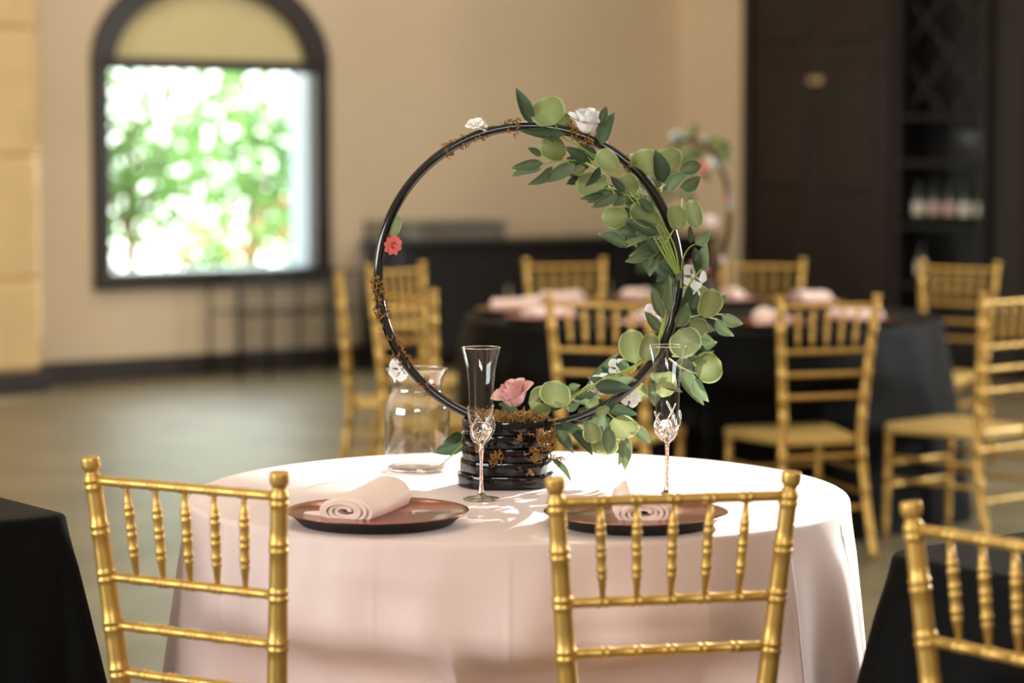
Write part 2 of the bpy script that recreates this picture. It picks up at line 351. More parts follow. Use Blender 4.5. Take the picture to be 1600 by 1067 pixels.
for d in (1,-1):
    for k in range(-3,5):
        # diagonal lattice slats between the shelf at 1.62 and the top
        zc0=1.66+k*.42; A=(RV0+.04,zc0 if d>0 else zc0+.70); B=(RV1-.04,zc0+.70 if d>0 else zc0)
        def clip(A,B,lo=1.66,hi=RH-.06):
            (a,za),(b,zb)=A,B
            f=lambda z:(a+(b-a)*(z-za)/(zb-za),z)
            if max(za,zb)<=lo or min(za,zb)>=hi: return None
            if za<lo: A=f(lo)
            if za>hi: A=f(hi)
            if zb<lo: B=f(lo)
            if zb>hi: B=f(hi)
            return A,B
        r=clip(A,B)
        if not r or abs(r[0][0]-r[1][0])<.08: continue
        (a,za),(b,zb)=r; p=room(-.20-(.011 if d>0 else -.011),a,za)-RO; q=room(-.20-(.011 if d>0 else -.011),b,zb)-RO
        ax=(q-p).normalized(); MB().box((p+q)/2,(q-p).length,.02,.032,(ax,-U,ax.cross(-U)),.003).build('lattice_slat',M['rack_wood'],rk,False)
pl=empty('trim_2',room(-.12,(PV0+PV1)/2)); tag(pl,'charcoal brown pilaster right of the wine rack','pilaster',kind='structure')
rbox(pl,'shaft',-.12,(PV0+PV1)/2,ROOM_H/2,.24,PV1-PV0,ROOM_H-.002,M['pilaster'],.015); rbox(pl,'plinth',-.14,(PV0+PV1)/2,.08,.30,PV1-PV0+.04,.16,M['pilaster'],.01)
# bottles and glasses in the rack
def bottle(v,z,lab,lbl,col):
    r=empty('wine_bottle',room(-.19,v,z),0,lbl,'bottle','bottles in the wine rack')
    MB().lathe([(.0,.0),(.035,.0),(.038,.006),(.038,.17),(.034,.195),(.018,.225),(.0145,.24),(.0145,.285),(.017,.287),(.017,.30),(.0,.30)],18).build('glass_body',M['bottle'],r)
    MB().lathe([(.0385,.06),(.0388,.061),(.0388,.135),(.0385,.136)],18).build('paper_label',M[lab],r)
for k,(v,lab,lb) in enumerate(((RV0+.12,'label_w','cream'),(RV0+.25,'label_p','pink'),(RV0+.38,'label_p','pink'),(RV0+.51,'label_w','cream'),(RV0+.64,'label_w','cream'))):
    nm=('first','second','third','fourth','fifth')[k]
    bottle(v,.945,lab,'dark wine bottle with %s label, %s from the walnut door on the rack shelf'%(lb,nm),lab)
bottle(RV0+.15,.565,'label_w','dark wine bottle with cream label alone on the lower rack shelf','label_w')
def goblet(v,z,lbl):
    r=empty('wine_glass',room(-.24,v,z),0,lbl,'glass','clear glasses in the wine rack')
    MB().lathe([(.0,.085),(.025,.088),(.036,.105),(.040,.13),(.036,.165),(.033,.185)],20,open_top=True).build('bowl',M['glass'],r)
    MB().lathe([(.0,.0),(.034,.0),(.034,.003),(.006,.008),(.004,.02),(.004,.07),(.008,.084),(.0,.086)],18).build('stem',M['crystal'],r)
goblet(RV1-.10,1.345,'clear wine glass on the middle rack shelf nearest the charcoal pilaster')
goblet(RV1-.20,1.345,'clear wine glass on the middle rack shelf left of its twin')

# dark sideboard and wire rack along the window wall
sb=empty('sideboard',wa(3.25,0,.34),0,'long black sideboard against the tan wall behind the far table','sideboard')
SO=sb.location.copy()
def wbox(parent,name,t,z,n,st,sn,sz,m,bev=.008):
    return MB().box(wa(t,z,n)-parent.location,st,sn,sz,(U,V,Z),bev).build(name,m,parent,False)
wbox(sb,'body',3.25,.42,.30,2.60,.48,.72,M['rack_wood']); wbox(sb,'top',3.25,.80,.30,2.70,.54,.04,M['rack_wood'])
for k in range(3):
    d=wbox(sb,'door',2.39+k*.86,.42,.552,.83,.022,.64,M['rack_wood']); MB().box(wa(2.39+k*.86+.33,.46,.575)-SO,.016,.02,.12,(U,V,Z),.004).build('handle',M['brass'],d,False)
for t in (2.05,4.45):
    for n in (.1,.5): wbox(sb,'foot',t,.03,n,.08,.08,.06,M['rack_wood'])
wr=empty('wire_rack',wa(1.4,0,.25),0,'black wire grid rack standing under the right half of the window','rack')
WRO=wr.location.copy()
def wtube(parent,name,a,b,r,m=M['black_metal']): return MB().tube([a-parent.location,b-parent.location],r,6).build(name,m,parent)
posts=[(.74,.66),(.96,.66),(1.40,.66),(1.66,.66)]
for t,h in posts:
    for n in (.08,.42): wtube(wr,'post',wa(t,.0,n),wa(t,h,n),.012)
for z in (.12,.40,.65):
    for n in (.08,.42): wtube(wr,'rail',wa(.74,z,n),wa(1.66,z,n),.008)
gm=MB()
for k in range(47):
    t=.74+.92*k/46
    gm.tube([wa(t,.12,.42)-WRO,wa(t,.65,.42)-WRO],.0022,4)
for k in range(1,14): gm.tube([wa(.74,.12+.53*k/14,.42)-WRO,wa(1.66,.12+.53*k/14,.42)-WRO],.0022,4)
g=gm.build('wire_grid',M['black_metal'],wr); g['kind']='stuff'
wr2=empty('wire_screen',wa(1.78,0,.40),0,'taller black wire screen between the window and the black sideboard','screen')
for t in (1.69,1.87): wtube(wr2,'post',wa(t,0,.42),wa(t,.97,.42),.012)
for t in (1.69,1.87): MB().box(wa(t,.01,.36)-wr2.location,.03,.30,.02,(U,V,Z),.004).build('foot',M['black_metal'],wr2,False)
for z in (.10,.95): wtube(wr2,'rail',wa(1.69,z,.42),wa(1.87,z,.42),.009)
gm=MB()
for k in range(1,12): gm.tube([wa(1.69+.18*k/12,.10,.42)-wr2.location,wa(1.69+.18*k/12,.95,.42)-wr2.location],.0026,4)
for k in range(1,22): gm.tube([wa(1.69,.10+.85*k/22,.42)-wr2.location,wa(1.87,.10+.85*k/22,.42)-wr2.location],.0026,4)
g=gm.build('wire_grid',M['black_metal'],wr2); g['kind']='stuff'

bx_=empty('storage_box',wa(2.42,.8205,.30),0,'low grey box on the left end of the black sideboard','box')
MB().box(Z*.052,.72,.36,.10,(U,V,Z),.015).build('body',M['grey_box'],bx_,False); MB().box(Z*.116,.75,.39,.026,(U,V,Z),.008).build('lid',M['grey_box'],bx_,False)
# ---------------------------------------------------------------- garden beyond the window
gd=MB().box(wa(1.0,-.08,-6.5),26,12,.10,(U,V,Z)).build('ground',M['ground'],smooth=False); tag(gd,'pale terrace outside the window','ground',kind='structure')
def tree(name, t, n, z0, z1, rad, cnt, lbl, leaf=.11, flowers=0, cat='tree'):
    base=wa(t,-.03,n); r=empty(name,base,0,lbl,cat,'garden plants outside the window')
    h=z1
    tm=MB(); tm.tube([Vector((0,0,0)),Vector((.04,.02,z0*.6)),Vector((-.03,.03,z0+(z1-z0)*.5))],[.07*rad+.02,.05*rad+.015,.02],7)
    for k in range(5):
        a=k*1.26; tm.tube([Vector((0,.02,z0*.7+.1*k)),Vector((math.cos(a)*rad*.4,math.sin(a)*rad*.4,z0+(z1-z0)*.35)),Vector((math.cos(a)*rad*.7,math.sin(a)*rad*.7,z0+(z1-z0)*.6))],[.03,.02,.008],5)
    tm.build('trunk',M['bark'],r)
    fm=MB(); ed=[]
    cl=[]
    for k in range(16):
        a=random.uniform(0,2*PI); q=rad*math.sqrt(random.random())*.8; cl.append((q*math.cos(a),q*math.sin(a),random.uniform(z0+.1,z1-.1)))
    for k in range(cnt):
        c=random.choice(cl); s=rad*.33
        p=Vector((random.gauss(c[0],s),random.gauss(c[1],s),random.gauss(c[2],s)))
        if p.z<.02: p.z=random.uniform(.02,.4)
        d=Vector((random.gauss(0,1),random.gauss(0,1),random.gauss(-.2,.6))).normalized(); sd=d.cross(Vector((random.gauss(0,1),random.gauss(0,1),random.gauss(0,1)))).normalized()
        L=leaf*random.uniform(.7,1.4); W=L*.32
        fm.add([p,p+d*L*.5+sd*W,p+d*L,p+d*L*.5-sd*W],[(0,1,2,3)]); ed+=[0,.3,.3,.3]
    fm.attr['edge']=ed
    o=fm.build('foliage',M['leaf_out'],r,False); o['kind']='stuff'
    if flowers:
        m=MB()
        for k in range(flowers):
            c=random.choice(cl); p=Vector((random.gauss(c[0],rad*.35),random.gauss(c[1],rad*.35),abs(random.gauss(c[2],rad*.3))+.03)); s=random.uniform(.03,.06)
            for q in range(5):
                a=q*2*PI/5; u=Vector((math.cos(a),math.sin(a)*.6,.5)).normalized(); v=Vector((-math.sin(a),math.cos(a),.1)).normalized()
                m.add([p,p+u*s*.7+v*s*.4,p+u*s*1.1,p+u*s*.7-v*s*.4],[(0,1,2,3)])
        o=m.build('blossom',M['red_petal'],r,False); o['kind']='stuff'
    return r
tree('garden_tree',1.95,-3.2,.75,2.5,.62,900,'leafy green tree filling the middle of the arched window',.13)
tree('garden_tree',3.9,-4.6,.3,2.2,.85,1500,'darker green tree at the right side of the arched window',.13)
tree('garden_tree',2.7,-7.6,1.1,3.6,1.1,1000,'pale distant tree high in the arched window',.14)
tree('garden_tree',.55,-2.4,.9,2.4,.35,260,'slender tree at the left side of the arched window',.11)
tree('flowering_shrub',.62,-1.5,.40,.86,.30,420,'red flowering shrub at the lower left of the window',.07,40,'shrub')
tree('flowering_shrub',1.75,-1.6,.40,.88,.34,420,'red flowering shrub at the lower middle of the window',.07,40,'shrub')
tree('flowering_shrub',2.62,-1.7,.40,1.0,.36,520,'red flowering shrub at the lower right of the window',.07,46,'shrub')

# ---------------------------------------------------------------- chairs
def ringprofile(L, base, rings, n=None, ring_h=.0022, ring_w=.0045):
    """stations along length L with doubled bamboo rings"""
    st={0.0,L}
    k=int(L/.03)+1
    for i in range(k+1): st.add(L*i/k)
    for c in rings:
        for o in (-.0105,-.008,-.0058,-.0036,-.001,.001,.0036,.0058,.008,.0105): st.add(min(L,max(0,c+o)))
    out=[]
    for s in sorted(st):
        r=base(s/L)
        for c in rings:
            for q in (-.0058,.0058):
                d=abs(s-c-q)
                if d<.0048: r+=ring_h*math.cos(d/.0048*PI/2)
        out.append((s,r))
    return out
def along(path, s):
    acc=0
    for i in range(len(path)-1):
        l=(path[i+1]-path[i]).length
        if acc+l>=s-1e-9 or i==len(path)-2: return path[i].lerp(path[i+1],(s-acc)/l)
        acc+=l
def plen(path): return sum((path[i+1]-path[i]).length for i in range(len(path)-1))
SEATZ=.428
def postx(z):   # half spacing of the back posts
    return lerp(.168,.148,min(1,z/.44)) if z<.44 else lerp(.146,.1855,((z-.44)/.48)**1.05)
def posty(z):
    return -.075*((.40-z)/.40)**1.5 if z<.40 else (-.042*((z-.40)/.52)**1.15)
RAILZ=(.878,.722,.643,.566)
def make_chair_meshes():
    m={}
    for s in (-1,1):
        path=pathsmooth([Vector((s*postx(z),posty(z),z)) for z in (0,.1,.2,.3,.4,.5,.6,.7,.8,.886)],4); L=plen(path)
        def sz(z):
            best=min(range(400),key=lambda i:abs(along(path,L*i/399).z-z)); return L*best/399
        rings=[sz(z) for z in (.10,.24,.36,.49,.566,.643,.722,.80,.872)]
        prof=ringprofile(L,lambda t:lerp(.0135,.0162,math.sin(min(1,t*1.2)*PI/2)) if t<.62 else lerp(.0162,.0134,((t-.62)/.38)),rings)
        pts=[along(path,q) for q,_ in prof]; rad=[r for _,r in prof]
        # finial: waist and cup
        top=pts[-1]; d=(pts[-1]-pts[-4]).normalized()
        for h,r in ((.002,.0118),(.0045,.0106),(.007,.0108),(.010,.0132),(.013,.0150),(.018,.0155),(.024,.0154),(.0280,.0152),(.0294,.0146),(.0296,.012)):
            pts.append(top+d*h); rad.append(r)
        mb=MB().tube(pts,rad,18); m['back_post',s]=mb.mesh('back_post',M['gold'])
        # front legs
        path=[Vector((s*.178,.385,0)),Vector((s*.178,.375,SEATZ-.02))]; L=plen(path)
        prof=ringprofile(L,lambda t:lerp(.0105,.0145,t**.6),[.07,.17,.235,.315,.39])
        m['front_leg',s]=MB().tube([along(path,q) for q,_ in prof],[r for _,r in prof],14).mesh('front_leg',M['gold'])
    for i,z in enumerate(RAILZ):
        x=postx(z); y=posty(z); L=2*x
        sp=[-1/3*1.02*(2-k)*x*.93 for k in range(5)]
        prof=ringprofile(L,lambda t:.0080,[p+x for p in sp],ring_h=.0014)
        m['rail',i]=MB().tube([Vector((-x+q,y,z)) for q,_ in prof],[r for _,r in prof],12).mesh('back_rail',M['gold'])
    za,zb=RAILZ[1]+.004,RAILZ[0]-.004
    for k in range(5):
        xa=-1/3*1.02*(2-k)*postx(RAILZ[1])*.93; xb=-1/3*1.02*(2-k)*postx(RAILZ[0])*.93
        a=Vector((xa,posty(za),za)); b=Vector((xb,posty(zb),zb)); L=(b-a).length
        prof=ringprofile(L,lambda t:.0036+.0038*min(1,math.sin(PI*t)*1.25)**.9,[L*.27,L*.5,L*.72],ring_h=.0013)
        m['spindle',k]=MB().tube([a.lerp(b,q/L) for q,_ in prof],[r for _,r in prof],12).mesh('spindle',M['gold'])
    # seat: rounded trapezoid
    out=[]
    def corner(cx,cy,r,a0,a1):
        for k in range(7):
            a=math.radians(lerp(a0,a1,k/6)); out.append((cx+r*math.cos(a),cy+r*math.sin(a)))
    corner(.130-.02,.02,.025,-90,0); corner(.205-.05,.40-.05,.05,0,90); corner(-.205+.05,.40-.05,.05,90,180); corner(-.130+.02,.02,.025,180,270)
    n=len(out); mb=MB(); rings=[(.90,SEATZ-.036),(.985,SEATZ-.034),(1,SEATZ-.026),(1,SEATZ-.010),(.985,SEATZ-.002),(.95,SEATZ),(.6,SEATZ-.004),(.2,SEATZ-.006)]
    vs=[]; fs=[]
    for f,z in rings: vs+=[(x*f,.2+(y-.2)*f,z) for x,y in out]
    for r in range(len(rings)-1):
        for i in range(n): fs.append((r*n+i,r*n+(i+1)%n,(r+1)*n+(i+1)%n,(r+1)*n+i))
    fs.append(tuple(reversed(range(n)))); fs.append(tuple(range((len(rings)-1)*n,len(rings)*n)))
    m['seat']=mb.add(vs,fs).mesh('seat',M['gold_seat'])
    st=[]
    for s in (-1,1):
        for z in (.225,.305): st.append((Vector((s*postx(z),posty(z),z)),Vector((s*.178,.377,z))))
    for z in (.20,.28): st.append((Vector((-.178,.379,z)),Vector((.178,.379,z))))
    for z in (.18,.358): st.append((Vector((-postx(z),posty(z),z)),Vector((postx(z),posty(z),z))))
    for i,(a,b) in enumerate(st):
        L=(b-a).length; prof=ringprofile(L,lambda t:.0078,[L*.3,L*.5,L*.7],ring_h=.0014)
        m['stretcher',i]=MB().tube([a.lerp(b,q/L) for q,_ in prof],[r for _,r in prof],10).mesh('stretcher',M['gold'])
    return m
CM=make_chair_meshes()
def chair(pos, facing, label):
    """pos: floor point midway between the back posts at seat height"""
    f=Vector((facing[0],facing[1],0)).normalized()
    r=empty('banquet_chair',Vector((pos[0],pos[1],0)),rot_to_facing(f),label,'chair','gold bamboo-style banquet chairs')
    for key,me in CM.items():
        link(me.name.split('.')[0],me,r)
    return r
def at_top(x, D, facing):
    """chair whose back-top centre is seen at pixel column x at depth D"""
    f=Vector((facing[0],facing[1],0)).normalized(); t=Vector(((x-800)/FPX*D,D,0)); return t+f*.042
TC=Vector((.013,4.51,0))                           # pink table
FC=Vector((.745,9.45,0))                           # far black table
CHAIRS=[
 (1056,3.62,(-.20,.98),'gold chair in front of the pink table, its back crossing the right-hand plate'),
 (281,3.74,(.50,.865),'gold chair at the left front of the pink table, beside the black-clothed table'),
 (1590,3.19,(.79,.61),'large gold chair cut by the right frame edge, drawn up to the black-clothed table'),
 (1296,8.22,(-.33,.94),'gold chair right of the floral hoop, full back and seat before the far table'),
 (937,8.25,(.32,.95),'gold chair seen through the hoop, in front of the far black table'),
 (1588,8.48,(-.66,.75),'gold chair at the right frame edge with seat turned towards the far black table'),
 (1499,10.85,(-.58,-.81),'gold chair behind the right end of the far black table, facing the camera'),
 (1192,11.1,(-.22,-.98),'gold chair behind the far black table, right of the second hoop'),
 (882,11.1,(.25,-.97),'gold chair behind the far black table, seen in the middle of the front hoop'),
 (618,10.6,(.80,-.60),'gold chair behind the far left of the far table, partly hidden by a nearer chair'),
 (529,9.55,(.99,.06),'gold chair seen edge-on as a single tall post left of the hoop'),
 (627,8.7,(.76,.65),'gold chair seen through the left rim of the hoop above the glass vase'),
]
for x,D,f,lb in CHAIRS: chair(at_top(x,D,f),f,lb)

# ---------------------------------------------------------------- tables and cloths
def tuck(wx, wy, wz, nx, ny):
    """how far the cloth is pushed inwards by chair seats standing against it"""
    best=0
    for (bx,by,fx,fy) in SEATS:
        lx=(wx-bx)*fy-(wy-by)*fx; ly=(wx-bx)*fx+(wy-by)*fy
        if ly>.425 or ly<-.15 or abs(lx)>.34: continue
        dn=-(nx*fx+ny*fy)
        if dn<.3: continue
        lat=1 if abs(lx)<.23 else max(0,1-(abs(lx)-.23)/.11); lat=lat*lat*(3-2*lat)
        h=max(0,min(1,(.60-wz)/.10)); h=h*h*(3-2*h)
        best=max(best,(.425-ly)/dn*lat*h)
    return best
def drape(outline, ztop, centre, flare, amp, fold, ridge=None, nring=16, zbot=.012, edge_r=.012, place=None):
    """outline: list of (x,y,nx,ny,corner); hanging cloth with folds fold(i,n)->-1..1"""
    n=len(outline); mb=MB(); vs=[]; fs=[]
    rings=[]
    for f in (.03,.3,.6,.85,.95): rings.append(('t',f))
    for k in range(5): rings.append(('e',k/4*PI/2))
    H=ztop-edge_r-zbot
    for k in range(1,nring+1): rings.append(('d',H*(k/nring)**1.15))
    for kind,q in rings:
        for i,(x,y,nx,ny,cn) in enumerate(outline):
            ix,iy=x-nx*edge_r,y-ny*edge_r
            if kind=='t': vs.append((centre[0]+(ix-centre[0])*q,centre[1]+(iy-centre[1])*q,ztop))
            elif kind=='e': vs.append((ix+nx*edge_r*math.sin(q),iy+ny*edge_r*math.sin(q),ztop-edge_r+edge_r*math.cos(q)))
            else:
                d=q; u=d/H
                off=flare*u**1.0*(1+1.5*cn)+ amp*(u**.75)*min(1,d/.08)*(fold(i,n)+.35) + (ridge(i,n)*min(1,d/.03) if ridge else 0)
                if place:
                    wx,wy,wnx,wny=place(x+nx*off,y+ny*off,nx,ny); off-=tuck(wx,wy,ztop-edge_r-d,wnx,wny)
                vs.append((x+nx*off,y+ny*off,ztop-edge_r-d))
    for r in range(len(rings)-1):
        for i in range(n): fs.append((r*n+i,r*n+(i+1)%n,(r+1)*n+(i+1)%n,(r+1)*n+i)[::-1])
    fs.append(tuple(range(n)))
    return mb.add(vs,fs)
SEATS=[(o.location.x,o.location.y,-math.sin(o.rotation_euler.z),math.cos(o.rotation_euler.z)) for o in C.objects if o.name.startswith('banquet_chair')]
def placer(ox,oy,rz=0):
    c,s_=math.cos(rz),math.sin(rz)
    return lambda x,y,nx,ny:(ox+x*c-y*s_,oy+x*s_+y*c,nx*c-ny*s_,nx*s_+ny*c)
def round_outline(c,r,n): return [(c[0]+r*math.cos(2*PI*i/n),c[1]+r*math.sin(2*PI*i/n),math.cos(2*PI*i/n),math.sin(2*PI*i/n),0) for i in range(n)]
def foldfun(seed, ks, sharp=1.0):
    rr=random.Random(seed); ph=[(k,rr.uniform(0,2*PI),rr.uniform(.5,1)) for k in ks]; tot=sum(p[2] for p in ph)
    def f(i,n):
        a=2*PI*i/n; v=sum(w*math.cos(k*a+p+.6*math.sin(2*a+p)) for k,p,w in ph)/tot*1.5
        return max(-1,min(1,v))
    return f
TTOP=.765
def round_table(c, r, label, nm):
    t=empty('round_table',(c[0],c[1],0),0,label,'table')
    MB().lathe([(.0,.732),(r-.012,.732),(r-.012,.757),(0,.757)],48).build('tabletop',M['table_wood'],t,True,30)
    for k in range(4):
        a=PI/4+k*PI/2; p=Vector((math.cos(a),math.sin(a),0))
        MB().tube([p*(r*.62),p*(r*.55)+Z*.735],.016,8).build('leg',M['black_metal'],t)
    return t
round_table(TC,.61,'round table under the blush pink cloth','pink')
ridges=[(-PI/2-.03,.0022),(-PI/2+.52,.0010),(-PI/2+.83,.003),(-PI/2-.98,.003),(-PI/2-.40,.0015),(-PI/2+1.18,.003)]
def pr(i,n):
    a=2*PI*i/n; v=0
    for b,h in ridges:
        d=(a-b+PI)%(2*PI)-PI; v+=h*math.exp(-(d/.006)**2)
    return v
pc=drape(round_outline((0,0),.618,900),TTOP,(0,0),.050,.055,foldfun(11,(7,11,13,17,23)),pr,26,place=placer(TC.x,TC.y))
o=pc.build('tablecloth',M['pink_cloth']); o.location=(TC.x,TC.y,0); tag(o,'blush pink satin cloth falling to the floor over the front round table','tablecloth')
round_table(FC,.925,'large round table under black cloth in the background','far')
bc=drape(round_outline((0,0),.933,360),TTOP,(0,0),.06,.05,foldfun(5,(9,13,17,21)),None,20,place=placer(FC.x,FC.y))
o=bc.build('tablecloth',M['black_cloth']); o.location=(FC.x,FC.y,0); tag(o,'black cloth over the large round table behind the hoop','tablecloth')
def rect_outline(L, Wd, r, n_side=60, n_c=14):
    """rounded rectangle (local x: 0..L, y: 0..Wd)"""
    out=[]; cs=[(L-r,r,-90),(L-r,Wd-r,0),(r,Wd-r,90),(r,r,180)]
    for k,(cx,cy,a0) in enumerate(cs):
        for i in range(n_c):
            a=math.radians(a0+90*i/(n_c-1)); out.append((cx+r*math.cos(a),cy+r*math.sin(a),math.cos(a),math.sin(a),math.sin(PI*i/(n_c-1))))
        nx=cs[(k+1)%4]; a=math.radians(a0+90); e0=(cx+r*math.cos(a),cy+r*math.sin(a)); e1=(nx[0]+r*math.cos(a),nx[1]+r*math.sin(a))
        for i in range(1,n_side): out.append((lerp(e0[0],e1[0],i/n_side),lerp(e0[1],e1[1],i/n_side),math.cos(a),math.sin(a),0))
    return out
def rect_table(corner, X, Y, L, Wd, tl, cl, r, seed, flare):
    """corner: floor point; X, Y unit vectors of the sides"""
    rz=math.atan2(X.y,X.x); flip = X.cross(Y).z<0
    org = corner if not flip else corner+Y*Wd
    t=empty('folding_table',org,rz,tl,'table','black-clothed folding tables')
    MB().box((L/2,Wd/2,.7435),L-.03,Wd-.03,.027,None,.01).build('tabletop',M['table_wood'],t,False)
    for x in (.25,L-.25):
        for y in (.1,Wd-.1): MB().tube([Vector((x,y,0)),Vector((x,y,.735))],.014,8).build('leg',M['black_metal'],t)
    out=rect_outline(L,Wd,r)
    f0=foldfun(seed,(6,9,13,19,26))
    m=drape(out,TTOP,(L/2,Wd/2),flare,.045,f0,None,20,place=placer(org.x,org.y,rz))
    o=m.build('tablecloth',M['black_cloth']); o.location=org; o.rotation_euler=(0,0,rz); tag(o,cl,'tablecloth'); return o
rect_table(Vector((-.775,4.225,0)),-U,-V,.76,1.83,'folding table under black cloth at the left edge','black cloth over the table at the left frame edge',.03,3,.055)
rect_table(Vector((.575,3.815,0)),U,V,.76,1.83,'folding table under black cloth at the right edge','black cloth over the table at the lower right behind the large gold chair',.07,8,.055)

# ---------------------------------------------------------------- place settings
def plate_meshes():
    R=.158
    top=[(.0,.0075),(.085,.0075),(.094,.009),(.099,.0125),(.103,.0133),(.108,.0128),(.125,.0148),(.150,.0192),(R-.001,.0208),(R,.0204),(R-.0015,.0190)]
    und=[(R-.0018,.0188),(.150,.0168),(.142,.0110),(.134,.0040),(.130,.0008),(.127,.0),(.0,.0)]
    top=[(r,z*1.12) for r,z in top]; und=[(r,z*1.12) for r,z in und]
    a=MB().lathe(top,72).mesh('dish',M['copper']); b=MB().lathe(und,72).mesh('underside',M['plate_under']); return a,b
PM=plate_meshes()
def plate(p, label, group):
    r=empty('charger_plate',(p[0],p[1],TTOP+.0006),0,label,'plate',group)
    link('dish',PM[0],r); link('underside',PM[1],r); return r
def napkin_meshes():
    mb=MB(); N=150; turns=4.3; L=.185; th=.0058
    def sp(t,off,wf,hf):
        a=t*turns*2*PI; q=.16+.84*t
        x=math.cos(a)*(.043*q+off)*wf; z=math.sin(a)*(.0175*q+off)*hf
        return x,z
    stations=[(0,1,1),(.004,1.02,1.02),(.06,1.0,1.0),(.12,.9,1.12),(.17,.8,1.25),(L,.76,1.2)]
    vs=[]; fs=[]
    for y,wf,hf in stations:
        for i in range(N):
            t=i/(N-1); x,z=sp(t,0,wf,hf); x2,z2=sp(t,th,wf,hf)
            vs.append((x,y-.09+.004*math.sin(9*t),max(z,-.0172)+.021*hf)); vs.append((x2,y-.09+.004*math.sin(9*t),max(z2,-.0205)+.021*hf))
    w=2*N
    for s in range(len(stations)-1):
        for i in range(N-1):
            a=s*w+2*i
            fs += [(a,a+w,a+w+2,a+2),(a+1,a+3,a+w+3,a+w+1)]
        e=s*w+2*(N-1); fs += [(e,e+w,e+w+1,e+1)]
        e=s*w; fs += [(e,e+1,e+w+1,e+w)]
    for i in range(N-1):
        fs.append((2*i,2*i+2,2*i+3,2*i+1)); q=(len(stations)-1)*w+2*i; fs.append((q,q+1,q+3,q+2))
    roll=mb.add(vs,fs).mesh('rolled_cloth',M['napkin'],True,50)
    tm=MB(); pts=pathsmooth([Vector((-.040,-.070,.010)),Vector((-.058,-.066,.010)),Vector((-.078,-.058,.0085))],5)
    tm.tube(pts,[lerp(.008,.0045,i/(len(pts)-1)) for i in range(len(pts))],8)
    tail=tm.mesh('loose_tail',M['napkin']); return roll,tail
NM=napkin_meshes()
def napkin(p, rz, label, group, tail=True):
    r=empty('rolled_napkin',(p[0],p[1],TTOP+.0092),rz,label,'napkin',group); r.scale=(1.12,1.0,1.15)
    link('rolled_cloth',NM[0],r)
    if tail: link('loose_tail',NM[1],r)
    return r
pL=Vector((px(590,800,4.13).x,4.115,0)); pR=Vector((px(993,803,4.11).x,4.10,0))
plate(pL,'rose-gold charger plate on the left half of the pink table','charger plates')
plate(pR,'rose-gold charger plate behind the spindles of the front gold chair','charger plates')
napkin(pL+Vector((-.018,-.005,0)),-.38,'blush napkin rolled on the left charger plate','rolled napkins')
napkin(pR+Vector((.004,-.005,0)),.05,'blush napkin rolled on the plate behind the front chair','rolled napkins',False)
# settings on the far black table, one in front of each of its chairs
FAR=[(-.42,-.60,'nearest the chair right of the hoop'),]
seatwords={3:'by the full-backed chair right of the hoop',4:'front middle, by the chair inside the hoop',5:'by the chair at the right frame edge',6:'by the rearmost chair on the right',7:'by the rear chair beside the second hoop',8:'by the rear chair inside the front hoop',9:'by the half-hidden rear left chair',10:'leftmost, by the edge-on chair',11:'front left, by the chair above the vase'}
for i,wd in seatwords.items():
    x,D,f,_=CHAIRS[i]; c=Vector(((x-800)/FPX*D,D,0)); d=(c-FC).normalized(); p=FC+d*.735
    plate(p,'rose-gold plate on the far table, '+wd,'charger plates')
    napkin(p,math.atan2(d.y,d.x)+PI/2,'blush napkin on the far table, '+wd,'rolled napkins')

